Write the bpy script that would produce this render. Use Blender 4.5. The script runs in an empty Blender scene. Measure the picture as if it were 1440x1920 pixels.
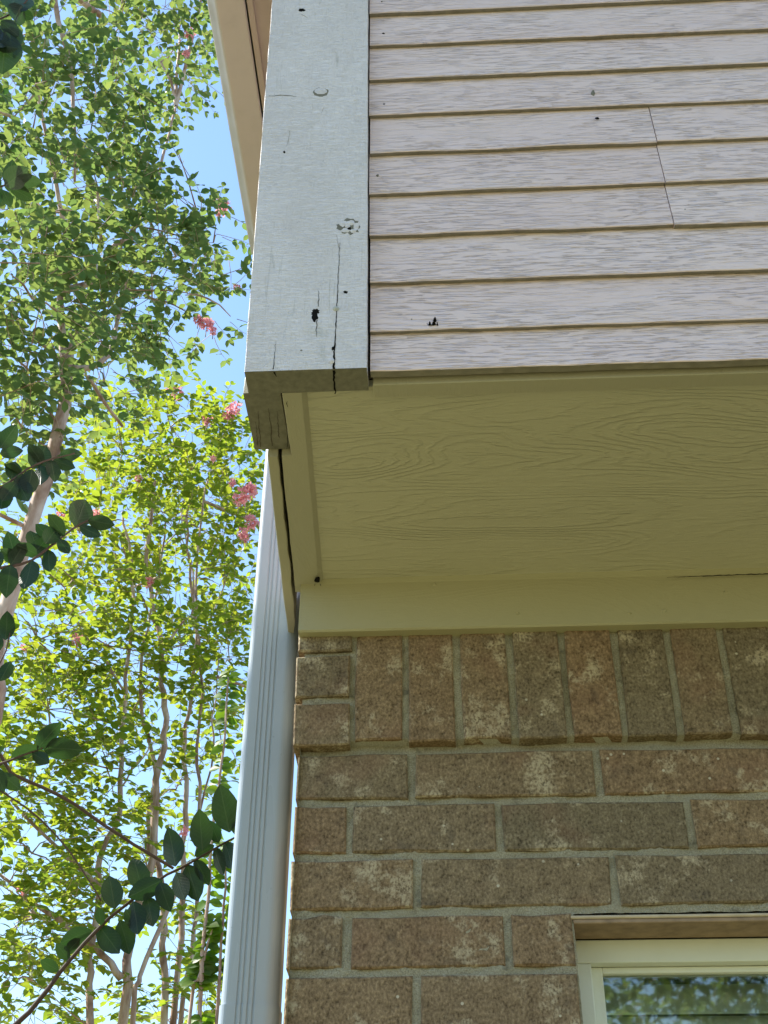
import bpy, bmesh, math, random
import numpy as np
from mathutils import Vector, Matrix

S = bpy.context.scene
COL = S.collection
rnd = random.Random(7)
R_ = math.radians

# ------------------------------------------------------------------ camera, sky, sun, exposure
Z0 = 2.425                                   # world height of the bed joint under the soldier course
F_PX, PITCH, YAW, ROLL = 2394.19, 0.6576, 0.0558, 0.0063
CAM = Vector((0.209, -1.6118, -0.8251 + Z0))
FW = Vector((-math.sin(YAW) * math.cos(PITCH), math.cos(YAW) * math.cos(PITCH), math.sin(PITCH)))
_r = Vector((math.cos(YAW), math.sin(YAW), 0)); _u = _r.cross(FW)
RT = _r * math.cos(ROLL) + _u * math.sin(ROLL)
UP = -_r * math.sin(ROLL) + _u * math.cos(ROLL)
cd = bpy.data.cameras.new('camera'); cam = bpy.data.objects.new('camera', cd); COL.objects.link(cam)
cd.sensor_fit = 'VERTICAL'; cd.sensor_height = 24.0; cd.sensor_width = 18.0
cd.lens = 24.0 * F_PX / 1920.0
cd.clip_start = 0.02; cd.clip_end = 2000
M = Matrix((RT, UP, -FW)).transposed().to_4x4(); M.translation = CAM
cam.matrix_world = M
S.camera = cam

SUN_DIR = Vector((-0.74, 0.11, 0.84)).normalized()        # towards the sun
sun_el = math.asin(SUN_DIR.z); sun_az = math.atan2(SUN_DIR.x, SUN_DIR.y)
w = bpy.data.worlds.new('World'); S.world = w; w.use_nodes = True
wn = w.node_tree; wn.nodes.clear()
sky = wn.nodes.new('ShaderNodeTexSky'); sky.sky_type = 'NISHITA'; sky.sun_disc = False
sky.sun_elevation = sun_el; sky.sun_rotation = sun_az
sky.air_density = 1.5; sky.dust_density = 0.25; sky.ozone_density = 4.0; sky.altitude = 50
bg = wn.nodes.new('ShaderNodeBackground'); bg.inputs['Strength'].default_value = 0.135
wo = wn.nodes.new('ShaderNodeOutputWorld')
wn.links.new(sky.outputs[0], bg.inputs[0]); wn.links.new(bg.outputs[0], wo.inputs[0])
sl = bpy.data.lights.new('sun', 'SUN'); sl.energy = 5.0; sl.angle = R_(0.53); sl.color = (1.0, 0.95, 0.86)
so = bpy.data.objects.new('sun', sl); COL.objects.link(so)
so.rotation_euler = SUN_DIR.to_track_quat('Z', 'Y').to_euler(); so.location = SUN_DIR * 30
S.view_settings.view_transform = 'Standard'; S.view_settings.look = 'None'
S.view_settings.gamma = 1.0; S.view_settings.use_curve_mapping = False
S.view_settings.exposure = 1.14

# ------------------------------------------------------------------ helpers
def ray(px, py): return FW + RT * ((px - 720) / F_PX) - UP * ((py - 960) / F_PX)
def on_y(px, py, y):
    d = ray(px, py); return CAM + d * ((y - CAM.y) / d.y)
def on_z(px, py, z):
    d = ray(px, py); return CAM + d * ((z - CAM.z) / d.z)
def far(px, py, dist):                        # at a given level (horizontal) distance from where the camera stands
    d = ray(px, py); return CAM + d * (dist / math.hypot(d.x, d.y))

def mesh_obj(name, verts, faces, mat, parent=None, smooth=False):
    me = bpy.data.meshes.new(name); me.from_pydata([tuple(v) for v in verts], [], faces); me.update()
    if mat: me.materials.append(mat)
    if smooth: me.polygons.foreach_set('use_smooth', [True] * len(me.polygons))
    o = bpy.data.objects.new(name, me); COL.objects.link(o)
    if parent: o.parent = parent
    return o
def empty(name, loc, label, cat, group=None):
    o = bpy.data.objects.new(name, None); COL.objects.link(o); o.location = loc; o.empty_display_size = .2
    o['label'] = label; o['category'] = cat
    if group: o['group'] = group
    return o
def adopt(o, parent):                          # parent while keeping world-space mesh data in place
    o.parent = parent
    off = Vector((0, 0, 0)); p = parent
    while p: off += p.location; p = p.parent
    o.location = -off
    return o
class MB:
    def __init__(s): s.v = []; s.f = []
    def add(s, vs, fs):
        b = len(s.v); s.v += [tuple(v) for v in vs]; s.f += [tuple(i + b for i in f) for f in fs]
    def box(s, x0, x1, y0, y1, z0, z1):
        s.add([(x0,y0,z0),(x1,y0,z0),(x1,y1,z0),(x0,y1,z0),(x0,y0,z1),(x1,y0,z1),(x1,y1,z1),(x0,y1,z1)],
              [(0,3,2,1),(4,5,6,7),(0,1,5,4),(1,2,6,5),(2,3,7,6),(3,0,4,7)])
    def prism(s, plan, z0, z1):
        n = len(plan)
        s.add([(x,y,z0) for x,y in plan] + [(x,y,z1) for x,y in plan],
              [tuple(range(n-1,-1,-1)), tuple(range(n,2*n))] + [(i,(i+1)%n,(i+1)%n+n,i+n) for i in range(n)])
    def sweep(s, rings, cap=True):
        n = len(rings[0]); vs = [p for r in rings for p in r]; fs = []
        for k in range(len(rings)-1):
            for i in range(n):
                a = k*n+i; b = k*n+(i+1)%n; fs.append((a,b,b+n,a+n))
        if cap: fs += [tuple(range(n-1,-1,-1)), tuple(range((len(rings)-1)*n, len(rings)*n))]
        s.add(vs, fs)
    def tube(s, pts, rads, n=6, cap=True):
        rings = []; prev = None
        for i, p in enumerate(pts):
            p = Vector(p); a = Vector(pts[max(i-1,0)]); b = Vector(pts[min(i+1,len(pts)-1)])
            d = (b-a).normalized() if (b-a).length > 1e-9 else Vector((0,0,1))
            if prev is None:
                prev = d.orthogonal().normalized()
            prev = (prev - d*prev.dot(d)); prev = prev.normalized() if prev.length > 1e-6 else d.orthogonal().normalized()
            q = d.cross(prev)
            rings.append([p + (prev*math.cos(t)+q*math.sin(t))*rads[i] for t in [2*math.pi*k/n for k in range(n)]])
        s.sweep(rings, cap)
    def obj(s, name, mat, parent=None, smooth=False): 
        o = mesh_obj(name, s.v, s.f, mat, None, smooth)
        if parent: adopt(o, parent)
        return o
def bevel(o, width, seg=1):
    bm = bmesh.new(); bm.from_mesh(o.data)
    bmesh.ops.recalc_face_normals(bm, faces=bm.faces[:])
    bmesh.ops.bevel(bm, geom=bm.edges[:], offset=width, segments=seg, affect='EDGES', profile=.5, clamp_overlap=True)
    bm.to_mesh(o.data); bm.free(); return o

# ------------------------------------------------------------------ material helpers
class NT:
    def __init__(s, name):
        s.m = bpy.data.materials.new(name); s.m.use_nodes = True; s.t = s.m.node_tree
        s.b = s.t.nodes['Principled BSDF']; s.out = s.t.nodes['Material Output']
    def node(s, typ, props=None, **ins):
        n = s.t.nodes.new(typ)
        for k, v in (props or {}).items(): setattr(n, k, v)
        for k, v in ins.items():
            key = k.replace('_', ' ') if k.replace('_', ' ') in n.inputs else k
            s.set(n.inputs[int(key[1:])] if key[0] == 'i' and key[1:].isdigit() else n.inputs[key], v)
        return n
    def set(s, sock, v):
        if isinstance(v, bpy.types.NodeSocket): s.t.links.new(v, sock)
        else:
            if sock.type == 'RGBA' and len(v) == 3: v = (*v, 1)
            sock.default_value = v
    def coord(s, k='Object'): return s.node('ShaderNodeTexCoord').outputs[k]
    def rand(s): return s.node('ShaderNodeObjectInfo').outputs['Random']
    def mapv(s, vec, scale=(1,1,1), loc=(0,0,0)):
        return s.node('ShaderNodeMapping', None, Vector=vec, Scale=scale, Location=loc).outputs[0]
    def noise(s, vec, scale=5., detail=2., rough=.5, dist=0.):
        return s.node('ShaderNodeTexNoise', None, Vector=vec, Scale=scale, Detail=detail, Roughness=rough, Distortion=dist).outputs[0]
    def math(s, op, a, b=0., c=0.):
        return s.node('ShaderNodeMath', {'operation': op}, i0=a, i1=b, i2=c).outputs[0]
    def vadd(s, a, b): return s.node('ShaderNodeVectorMath', {'operation': 'ADD'}, i0=a, i1=b).outputs[0]
    def comb(s, x, y, z): return s.node('ShaderNodeCombineXYZ', None, X=x, Y=y, Z=z).outputs[0]
    def sep(s, v): return s.node('ShaderNodeSeparateXYZ', None, Vector=v).outputs
    def range(s, v, a, b, c=0., d=1., smooth=True):
        n = s.node('ShaderNodeMapRange', None, i0=v, i1=a, i2=b, i3=c, i4=d); n.interpolation_type = 'SMOOTHSTEP' if smooth else 'LINEAR'
        return n.outputs[0]
    def mix(s, f, a, b, mode='MIX'):
        n = s.node('ShaderNodeMix', {'data_type': 'RGBA', 'blend_type': mode})
        s.set(n.inputs[0], f); s.set(n.inputs[6], a); s.set(n.inputs[7], b); return n.outputs[2]
    def ramp(s, f, stops):
        n = s.node('ShaderNodeValToRGB', None, Fac=f); e = n.color_ramp.elements
        while len(e) < len(stops): e.new(.5)
        for k, (p, c) in enumerate(stops): e[k].position = p; e[k].color = (*c, 1)
        return n.outputs[0]
    def bump(s, h, strength=.5, dist=.001, normal=None):
        n = s.node('ShaderNodeBump', None, Height=h, Strength=strength, Distance=dist)
        if normal is not None: s.set(n.inputs['Normal'], normal)
        return n.outputs[0]
    def fin(s, color=None, rough=.6, normal=None, spec=.3, metal=0.):
        if color is not None: s.set(s.b.inputs['Base Color'], color)
        s.set(s.b.inputs['Roughness'], rough); s.set(s.b.inputs['Specular IOR Level'], spec); s.set(s.b.inputs['Metallic'], metal)
        if normal is not None: s.set(s.b.inputs['Normal'], normal)
        return s.m
def plain(name, c, rough=.6, spec=.3, metal=0., var=.12, scale=30.):
    n = NT(name); v = n.coord(); f = n.noise(v, scale, 4.)
    col = n.mix(f, [x*(1-var) for x in c], [min(1, x*(1+var)) for x in c])
    return n.fin(col, rough, n.bump(n.noise(v, scale*8, 3.), .15, .001), spec, metal)

def m_siding():
    n = NT('siding_paint'); v = n.coord(); r = n.rand()
    v = n.vadd(v, n.comb(n.math('MULTIPLY', r, 37.), 0., n.math('MULTIPLY', r, 11.)))
    X = n.sep(v)
    warp = n.noise(n.mapv(v, (4., 1, 16)), 1., 1.)
    zz = n.math('ADD', X[2], n.math('MULTIPLY', warp, .016))
    s1 = n.noise(n.comb(n.math('MULTIPLY', X[0], 22.), 0., n.math('MULTIPLY', zz, 300.)), 1., 2., .55, .3)
    s2 = n.noise(n.comb(n.math('MULTIPLY', X[0], 90.), 0., n.math('MULTIPLY', zz, 700.)), 1., 2., .5)
    amp = n.range(n.noise(n.mapv(v, (7., 1, 22)), 1., 2.), .30, .62, .30, 1.)      # grain fades in and out
    h = n.math('ADD', n.math('MULTIPLY', n.range(s1, .36, .50), amp), n.math('MULTIPLY', s2, .45))
    patch = n.noise(n.mapv(v, (2.2, 1, 6)), 1., 3.)
    base = n.mix(n.range(patch, .3, .7), (.81, .64, .62), (.85, .69, .67))
    dirt = n.range(n.noise(n.mapv(v, (9, 1, 9)), 1., 4., .6), .60, .80, 0., .28)
    base = n.mix(dirt, base, (.52, .45, .42))
    base = n.mix(n.math('MULTIPLY', n.range(s1, .30, .42, .13, 0.), amp), base, (.34, .30, .28))
    return n.fin(base, .62, n.bump(h, 1., .0022), .28)
def m_corner():
    n = NT('corner_board_paint'); v = n.coord()
    a = n.noise(n.mapv(v, (60, 60, 14)), 1., 4., .6, .6)
    hatch = n.noise(n.node('ShaderNodeMapping', None, Vector=v, Rotation=(0, R_(58), 0), Scale=(55, 40, 700)).outputs[0], 1., 2.)
    hatch2 = n.noise(n.node('ShaderNodeMapping', None, Vector=v, Rotation=(0, R_(80), 0), Scale=(700, 60, 90)).outputs[0], 1., 2.)
    fine = n.noise(v, 900., 3.)
    h = n.math('ADD', n.math('ADD', n.math('MULTIPLY', n.range(hatch, .38, .62), .60), n.math('MULTIPLY', n.noise(n.mapv(v, (230, 60, 16)), 1., 3., .6, 1.), 1.1)), n.math('MULTIPLY', fine, .45))
    big = n.noise(n.mapv(v, (9, 9, 4)), 1., 4., .6)
    c = n.mix(n.range(big, .3, .7), (.78, .73, .735), (.85, .80, .81))
    c = n.mix(n.range(n.noise(n.mapv(v, (22, 22, 11)), 1., 5., .65), .58, .76, 0., .42), c, (.47, .47, .41))
    c = n.mix(n.range(n.noise(v, 160., 4., .65), .66, .76, 0., .55), c, (.33, .32, .28))
    c = n.mix(n.math('MULTIPLY', n.range(n.noise(n.mapv(v, (150, 60, 9)), 1., 4., .6, 1.2), .30, .42, .5, 0.), n.range(big, .42, .6)), c, (.42, .41, .37))
    return n.fin(c, .58, n.bump(h, .8, .0018), .3)
def m_soffit(name='soffit_paint', ax=(0, 1), contour=1., col=((.475, .445, .325), (.53, .50, .375))):
    n = NT(name); v = n.coord(); X = n.sep(v); a = X[ax[0]]; b = X[ax[1]]
    p = n.comb(n.math('MULTIPLY', a, 2.6), n.math('MULTIPLY', b, 11.), 3.7)
    f = n.noise(p, 1., 1.2, .35, .25)
    jag = n.noise(n.comb(n.math('MULTIPLY', a, 24.), n.math('MULTIPLY', b, 160.), 0.), 1., 3., .6)
    f2 = n.math('ADD', f, n.math('MULTIPLY', jag, .045))
    c = n.math('FRACT', n.math('MULTIPLY', f2, 24.))
    saw = n.range(n.math('ABSOLUTE', n.math('SUBTRACT', c, .5)), .0, .30, 1., 0.)
    zone = n.range(n.noise(n.comb(n.math('MULTIPLY', a, 2.4), n.math('MULTIPLY', b, 8.), 9.), 1., 2.), .34, .56, .12, 1.)
    st = n.noise(n.comb(n.math('MULTIPLY', a, 26.), n.math('MULTIPLY', b, 300.), 0.), 1., 2., .6)
    fine = n.noise(v, 420., 4., .6)
    lump = n.noise(v, 55., 3.)
    h = n.math('ADD', n.math('MULTIPLY', n.math('MULTIPLY', saw, zone), .8 * contour), n.math('ADD', n.math('MULTIPLY', n.range(st, .40, .60), .16 * contour), n.math('ADD', n.math('MULTIPLY', fine, .22), n.math('MULTIPLY', lump, .35))))
    col_ = n.mix(n.noise(n.comb(n.math('MULTIPLY', a, 2.), n.math('MULTIPLY', b, 3.), 0.), 1., 4., .6), *col)
    col_ = n.mix(n.range(n.noise(v, 75., 4., .7), .68, .80, 0., .35), col_, (.30, .27, .19))
    return n.fin(col_, .5, n.bump(h, .85, .0017), .35)
def m_brick(rand=True):
    n = NT('brick_clay' if rand else 'brick_clay_far'); v = n.coord('Object' if not rand else 'Generated'); g = n.node('ShaderNodeNewGeometry')
    P = g.outputs['Position']
    r = n.rand() if rand else g.outputs['Random Per Island']
    off = n.comb(n.math('MULTIPLY', r, 13.1), n.math('MULTIPLY', r, 7.7), n.math('MULTIPLY', r, 29.3))
    q = n.vadd(P, off)
    sp = n.noise(n.mapv(q, (1, 1, .75)), 300., 4., .66)
    mid = n.noise(q, 62., 4., .62)
    f = n.math('ADD', n.math('MULTIPLY', sp, .72), n.math('MULTIPLY', mid, .28))
    base = n.ramp(f, [(.33, (.062, .047, .031)), (.45, (.175, .133, .090)), (.55, (.255, .198, .135)), (.69, (.39, .315, .22))])
    hue = n.ramp(r, [(0., (1.10, .95, .82)), (.25, (1.0, .98, .90)), (.5, (.86, .88, .82)), (.75, (1.12, 1.0, .86)), (1., (.93, .95, .88))])
    base = n.mix(1., base, hue, 'MULTIPLY')
    red = n.range(n.noise(q, 11., 2.), .54, .70, 0., .24)
    base = n.mix(red, base, n.mix(sp, (.17, .085, .055), (.36, .20, .13)))
    bl = n.noise(q, 19., 5., .7)
    blf = n.math('MULTIPLY', n.range(bl, .535, .655), n.range(sp, .34, .62, .10, .90))
    base = n.mix(blf, base, (.50, .42, .29))
    dk = n.range(n.noise(q, 26., 4., .65), .57, .74, 0., .5)
    base = n.mix(dk, base, (.085, .07, .055))
    wh = n.range(n.node('ShaderNodeTexVoronoi', None, Vector=q, Scale=46.).outputs[0], .07, .11, .8, 0.)
    wh = n.math('MULTIPLY', wh, n.range(n.noise(q, 7., 1.), .52, .58))
    base = n.mix(wh, base, (.60, .55, .44))
    h = n.math('ADD', n.math('MULTIPLY', sp, .8), n.math('MULTIPLY', mid, .9))
    return n.fin(base, .9, n.bump(h, 1., .0021), .12)
def m_mortar():
    n = NT('mortar'); v = n.coord()
    s = n.noise(v, 520., 4., .65); m = n.noise(v, 38., 4., .6); b = n.noise(v, 7., 3.)
    c = n.ramp(s, [(.3, (.22, .195, .135)), (.5, (.40, .36, .26)), (.68, (.56, .51, .385))])
    c = n.mix(n.range(b, .35, .65, 0., .45), c, (.36, .335, .25))
    c = n.mix(n.range(m, .58, .74, 0., .7), c, (.12, .11, .085))
    h = n.math('ADD', s, n.math('MULTIPLY', m, 1.8))
    return n.fin(c, .92, n.bump(h, 1., .0030), .1)
def m_metal(name, c, rough=.35, dirt=(.40, .40, .40)):
    n = NT(name); v = n.coord()
    b = n.noise(n.mapv(v, (8, 8, 1.2)), 1., 4., .6)
    col = n.mix(n.range(b, .45, .8, 0., .5), c, dirt)
    col = n.mix(n.range(n.noise(v, 140., 3., .7), .68, .76, 0., .5), col, [x*.5 for x in c])
    return n.fin(col, n.range(b, .3, .7, rough*.8, rough*1.3), n.bump(n.noise(v, 60., 3.), .06, .001), .5)
def m_leaf(name, a, b, trans, island=True, rough=.45, veins=False):
    n = NT(name); g = n.node('ShaderNodeNewGeometry')
    r = g.outputs['Random Per Island'] if island else n.rand()
    col = n.mix(r, a, b); v = n.coord('Object')
    col = n.mix(n.range(n.noise(v, 3., 2.), .4, .65, 0., .5), col, [x*.72 for x in a])
    nrm_ = None
    if veins:
        X = n.sep(v); ax_ = n.math('ABSOLUTE', X[0])
        rib = n.range(ax_, .006, .020, 1., 0.)
        vy = n.math('FRACT', n.math('MULTIPLY', n.math('SUBTRACT', X[1], n.math('MULTIPLY', ax_, .9)), 9.))
        vein = n.math('MAXIMUM', rib, n.math('MULTIPLY', n.range(n.math('ABSOLUTE', n.math('SUBTRACT', vy, .5)), .0, .09, 1., 0.), .55))
        col = n.mix(n.math('MULTIPLY', vein, .5), col, (.10, .14, .075)); nrm_ = n.bump(vein, .25, .01)
    n.fin(col, rough, nrm_, .35)
    tr = n.node('ShaderNodeBsdfTranslucent', None, Color=n.mix(r, trans, [trans[0]*1.45, trans[1]*1.12, trans[2]]))
    mx = n.node('ShaderNodeMixShader', None, i0=.48, i1=n.b.outputs[0], i2=tr.outputs[0])
    n.t.links.new(mx.outputs[0], n.out.inputs[0]); return n.m
def m_bark(name='myrtle_bark'):
    n = NT(name); v = n.coord()
    p = n.noise(n.mapv(v, (14, 14, 4)), 1., 4., .6, .5)
    c = n.ramp(p, [(.32, (.22, .13, .095)), (.45, (.38, .255, .195)), (.54, (.50, .37, .30)), (.68, (.64, .53, .46))])
    return n.fin(c, .7, n.bump(n.noise(n.mapv(v, (90, 90, 20)), 1., 3.), .4, .003), .2)

SIDING = m_siding(); CORNER = m_corner()
SOFFIT = m_soffit(); FRIEZE = m_soffit('frieze_paint', (0, 2), .12, ((.37, .34, .21), (.42, .385, .24))); TRIM = m_soffit('trim_paint', (1, 0), .15, ((.36, .335, .245), (.44, .41, .305)))
BRICK = m_brick(True); BRICKF = m_brick(False); MORTAR = m_mortar()
DSP = m_metal('downspout_aluminium', (.37, .425, .475), .27, (.30, .34, .375)); GUT = m_metal('gutter_aluminium', (.42, .375, .335), .4, (.33, .29, .255))
DARK = plain('dark_gap', (.012, .011, .010), .95, .05)
RAWWOOD = plain('weathered_raw_wood', (.20, .19, .155), .9, .1, var=.4, scale=120.)
LAPSHADE = plain('lap_shade_edge', (.26, .235, .20), .9, .1, var=.35, scale=60.)
NAIL = plain('painted_nail_head', (.50, .50, .46), .5, .3)
RUST = plain('rusty_steel', (.30, .215, .145), .8, .2, var=.5, scale=60.)
LINT = plain('painted_lintel', (.52, .43, .31), .8, .2, var=.35, scale=45.)
VINYL = plain('window_vinyl', (.70, .72, .64), .4, .4, var=.06)
BLIND = plain('blind_slat_plastic', (.80, .82, .76), .5, .3, var=.05)
SHINGLE = plain('roof_shingle', (.09, .08, .075), .9, .1, var=.4, scale=40.)
SHEATH = plain('sheathing', (.10, .085, .07), .9, .1)
BARK = m_bark(); DARKBARK = plain('young_bark', (.085, .06, .045), .7, .2, var=.35, scale=80.)
LEAF_ARGS = {}
def leaf_pair(name, *a):
    m = m_leaf(name, *a); LEAF_ARGS[m.name] = m_leaf(name + '_single', *a, island=False); return m
LEAF_A = leaf_pair('leaf_green', (.042, .080, .034), (.085, .13, .055), (.20, .32, .075))
LEAF_B = leaf_pair('leaf_yellow_green', (.055, .105, .018), (.105, .155, .024), (.32, .46, .035))
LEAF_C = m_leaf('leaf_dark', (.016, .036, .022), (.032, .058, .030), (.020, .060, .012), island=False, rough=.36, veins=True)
LEAF_D = leaf_pair('leaf_bright_shoot', (.06, .12, .012), (.10, .17, .02), (.24, .46, .02))
PETAL = m_leaf('petal_pink', (.74, .30, .37), (.85, .54, .58), (.85, .44, .50))

# ------------------------------------------------------------------ ground
def m_ground():
    n = NT('lawn'); v = n.coord()
    a = n.noise(v, 1.3, 5., .6); b = n.noise(v, 60., 4., .7)
    c = n.mix(n.range(a, .3, .7), (.170, .165, .070), (.26, .228, .112))
    c = n.mix(n.range(b, .4, .7, 0., .5), c, (.10, .11, .04))
    return n.fin(c, .9, n.bump(b, .8, .02), .1)
g = mesh_obj('ground', [(-400,-400,0),(400,-400,0),(400,400,0),(-400,400,0)], [(0,1,2,3)], m_ground()); g['kind'] = 'structure'

# ------------------------------------------------------------------ house
house = empty('house', (0, 0, 0), 'two storey house corner, pale lap siding overhanging a brown brick ground floor', 'house')
XR = 2.7; YB = 1.60; ZE = Z0 + 2.62            # right end, rear end, eave underside

H, L = .0762, .254
WX0, WX1, WZ1, WZ0 = .361, 1.275, -.2345, -1.58    # window opening in the brick
# --- mortar backing with a rough face
def mortar_y(x, z):
    y = .0048 + (.0022*math.sin(x*61+z*37)+.0018*math.sin(z*171-x*93)+.0014*math.sin(x*310+z*260))*.5
    y += .002 if -.004 < z < .011 else 0
    if z > .011: y -= .0125
    return y
mb = MB(); xs = np.concatenate([np.arange(.004, 1.30, .0075), np.arange(1.31, XR, .1), [XR]])
zs = np.concatenate([[-Z0], np.arange(-2.3, -.62, .1), np.arange(-.60, -.004, .0075), [.003, .0108, .0114], np.arange(.018, .262, .0075)])
vid = {}
for j, z in enumerate(zs):
    for i, x in enumerate(xs):
        vid[i, j] = len(mb.v); mb.v.append((x + (rnd.uniform(-.001, .001) if i else 0), mortar_y(x, z) + rnd.uniform(-.0009, .0009), z + Z0))
for j in range(len(zs)-1):
    for i in range(len(xs)-1):
        xc = (xs[i]+xs[i+1])/2; zc = (zs[j]+zs[j+1])/2
        if WX0+.004 < xc < WX1-.004 and WZ0 < zc < WZ1+.004: continue
        mb.f.append((vid[i,j], vid[i+1,j], vid[i+1,j+1], vid[i,j+1]))
# sides, returns and back of the wall
mb.box(.004, WX0, .018, .10, 0, Z0+.262); mb.box(WX1, XR, .018, .10, 0, Z0+.262)
mb.box(WX0, WX1, .018, .10, Z0+WZ1+.02, Z0+.262); mb.box(WX0, WX1, .018, .10, 0, Z0+WZ0)
mb.box(.004, .10, .10, YB, 0, Z0+.262)
mb.add([(.004, -.006, 0), (.004, .02, 0), (.004, .02, Z0+.262), (.004, -.006, Z0+.262)], [(0,1,2,3)][::1])
brick_wall = mb.obj('brick_wall', MORTAR, house, True)
brick_wall['label'] = 'brown speckled brick wall with grey mortar and a soldier course on top'

# --- bricks: shared irregular bevelled blocks
def brick_mesh(seed, lx, ly, lz):
    r = random.Random(seed); bm = bmesh.new(); bmesh.ops.create_cube(bm, size=1.)
    for v in bm.verts: v.co = Vector((v.co.x*lx, v.co.y*ly, v.co.z*lz))
    front = [e for e in bm.edges if all(v.co.y < 0 for v in e.verts)]
    bmesh.ops.subdivide_edges(bm, edges=[e for e in front if abs((e.verts[0].co-e.verts[1].co).x) > .04 or abs((e.verts[0].co-e.verts[1].co).z) > .1], cuts=2)
    for v in bm.verts:
        if v.co.y < 0: v.co += Vector((r.uniform(-.0014, .0014), r.uniform(-.0012, .0012), r.uniform(-.0016, .0016)))
    fe = [e for e in bm.edges if all(v.co.y < -ly*.4 for v in e.verts) and len(e.link_faces) == 2 and e.calc_face_angle(0) > .5]
    bmesh.ops.bevel(bm, geom=fe, offset=.0022, segments=1, affect='EDGES')
    bmesh.ops.recalc_face_normals(bm, faces=bm.faces[:])
    me = bpy.data.meshes.new('brick'); bm.to_mesh(me); bm.free(); me.materials.append(BRICK); return me
BM = {}
def brick_data(lx, ly, lz, k):
    key = (round(lx, 3), round(ly, 3), round(lz, 3), k)
    if key not in BM: BM[key] = brick_mesh(hash(key) & 0xffff, lx, ly, lz)
    return BM[key]
nb = 0; rest = MB()
def brick(x0, x1, z0, z1, yf, dep):
    global nb
    dx, dz = x1-x0, z1-z0
    visible = z0 > -.62 and x0 < 1.5 and not (x0 > WX1+.01)
    yj = yf + rnd.uniform(-.0014, .0014)
    if visible and nb < 290:
        o = bpy.data.objects.new('brick', brick_data(dx, dep, dz, rnd.randrange(3))); COL.objects.link(o); o.parent = brick_wall
        o.location = ((x0+x1)/2, yj+dep/2, Z0+(z0+z1)/2)
        o.rotation_euler = (rnd.uniform(-.006, .006), rnd.uniform(-.004, .004), rnd.uniform(-.004, .004)); nb += 1
    else: rest.box(x0, x1, yj, yj+dep, Z0+z0, Z0+z1)
J = .0052
rows = {0: [.1596, .4147], 1: [.0752, .2749, .5286], 2: [.166, .4203], 3: [.075, .2795], 4: [.1624, .4165]}
for k in range(32):
    zt = -H*k - J; zb_ = max(-H*(k+1) + J, -Z0+.001)
    if zb_ >= zt: break
    js = list(rows.get(k, ([.0752] if k % 2 else []) + [.1624 + (.04 if k % 2 else 0)]))
    if k % 2 and k > 4: js = [.0752, .2855]
    while js[-1] < XR: js.append(js[-1] + L)
    e = [-.0005-J] + js
    for i in range(len(e)-1):
        a, b = e[i]+J, min(e[i+1]-J, XR)
        dep = .072 if not (i == 0 and k % 2) else .244
        inwin = zt > WZ0 and zb_ < WZ1-.004
        if inwin:
            for (c, d) in ((a, min(b, WX0)), (max(a, WX1), b)):
                if d-c > .012: brick(c, d, zb_, zt, 0. + rnd.uniform(-.001, .001), dep)
        elif b-a > .012: brick(a, b, zb_, zt, 0., dep)
# soldier course and the stacked corner headers beside it
for k in range(3):
    z0 = .0055 + H*k; brick(-.0065, .0722, z0, min(z0+H-2*J, .262), -.0135, .244 if k % 2 == 0 else .072)
x = .0805
while x < XR:
    brick(x, min(x+H-.0105, XR), .0095+rnd.uniform(-.0015, .0015), .258, -.0135, .072); x += H
# side wall bricks (round the corner, joined)
for k in range(-3, 32):
    zt = -H*k - J; zb_ = max(-H*(k+1)+J, -Z0+.001)
    if zb_ >= zt: break
    y = .255 if k % 2 else .083
    while y < YB:
        rest.box(-.0005+rnd.uniform(-.001, .001), .07, y, min(y+L-2*J, YB), Z0+zb_, Z0+zt); y += L
o = rest.obj('brickwork', BRICKF, brick_wall); o['kind'] = 'stuff'

# --- jettied upper floor
D = .4436; ZB = .2951; LAP = .0929; ZL0 = .3659
SH = -.0125                                    # the corner board and siding edge stand slightly out of plumb
xe = lambda z: .1254 + SH*(z-ZB)
wall_core = MB(); wall_core.box(.02, XR, -D+.016, YB, Z0+.312, ZE)
siding = wall_core.obj('upper_wall', SHEATH, house); siding['label'] = 'upper floor wall clad in pinkish grey wood grain lap siding'
def plank(x0f, x1, z0, z1, yb, seed, first=False):
    r = random.Random(seed); mb = MB(); n = max(4, int((x1-x0f(z0))/.035)); rings = []
    ph = r.uniform(0, 9)
    for i in range(n+1):
        t = i/n; jz = r.uniform(-.0006, .0006) + .0007*math.sin(t*13+ph); jy = r.uniform(-.0003, .0003) + .0006*math.sin(t*7+ph)
        sec = [(yb-.0086+jy, z0+jz), (yb-.0096+jy, z0+.0012+jz), (yb-.0094+jy, z0+.005+jz), (yb-.0012, z1+.010), (yb+.004, z1+.010), (yb+.004, z0+.0012+jz), (yb-.0020+jy, z0+.0012+jz)]
        rings.append([(x0f(z)*(1-t)+x1*t, y, Z0+z) for y, z in sec])
    mb.sweep(rings); o = mb.obj('plank', SIDING, siding)
    bm = bmesh.new(); bm.from_mesh(o.data); bmesh.ops.recalc_face_normals(bm, faces=bm.faces[:]); bm.to_mesh(o.data); bm.free()
    o.data.materials.append(LAPSHADE)                 # shade under each lap, put into the colour of the underside
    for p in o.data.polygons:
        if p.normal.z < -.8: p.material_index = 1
    return o
XJ = .5386
zz = [ZB] + [ZL0 + LAP*i for i in range(24)]
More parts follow.
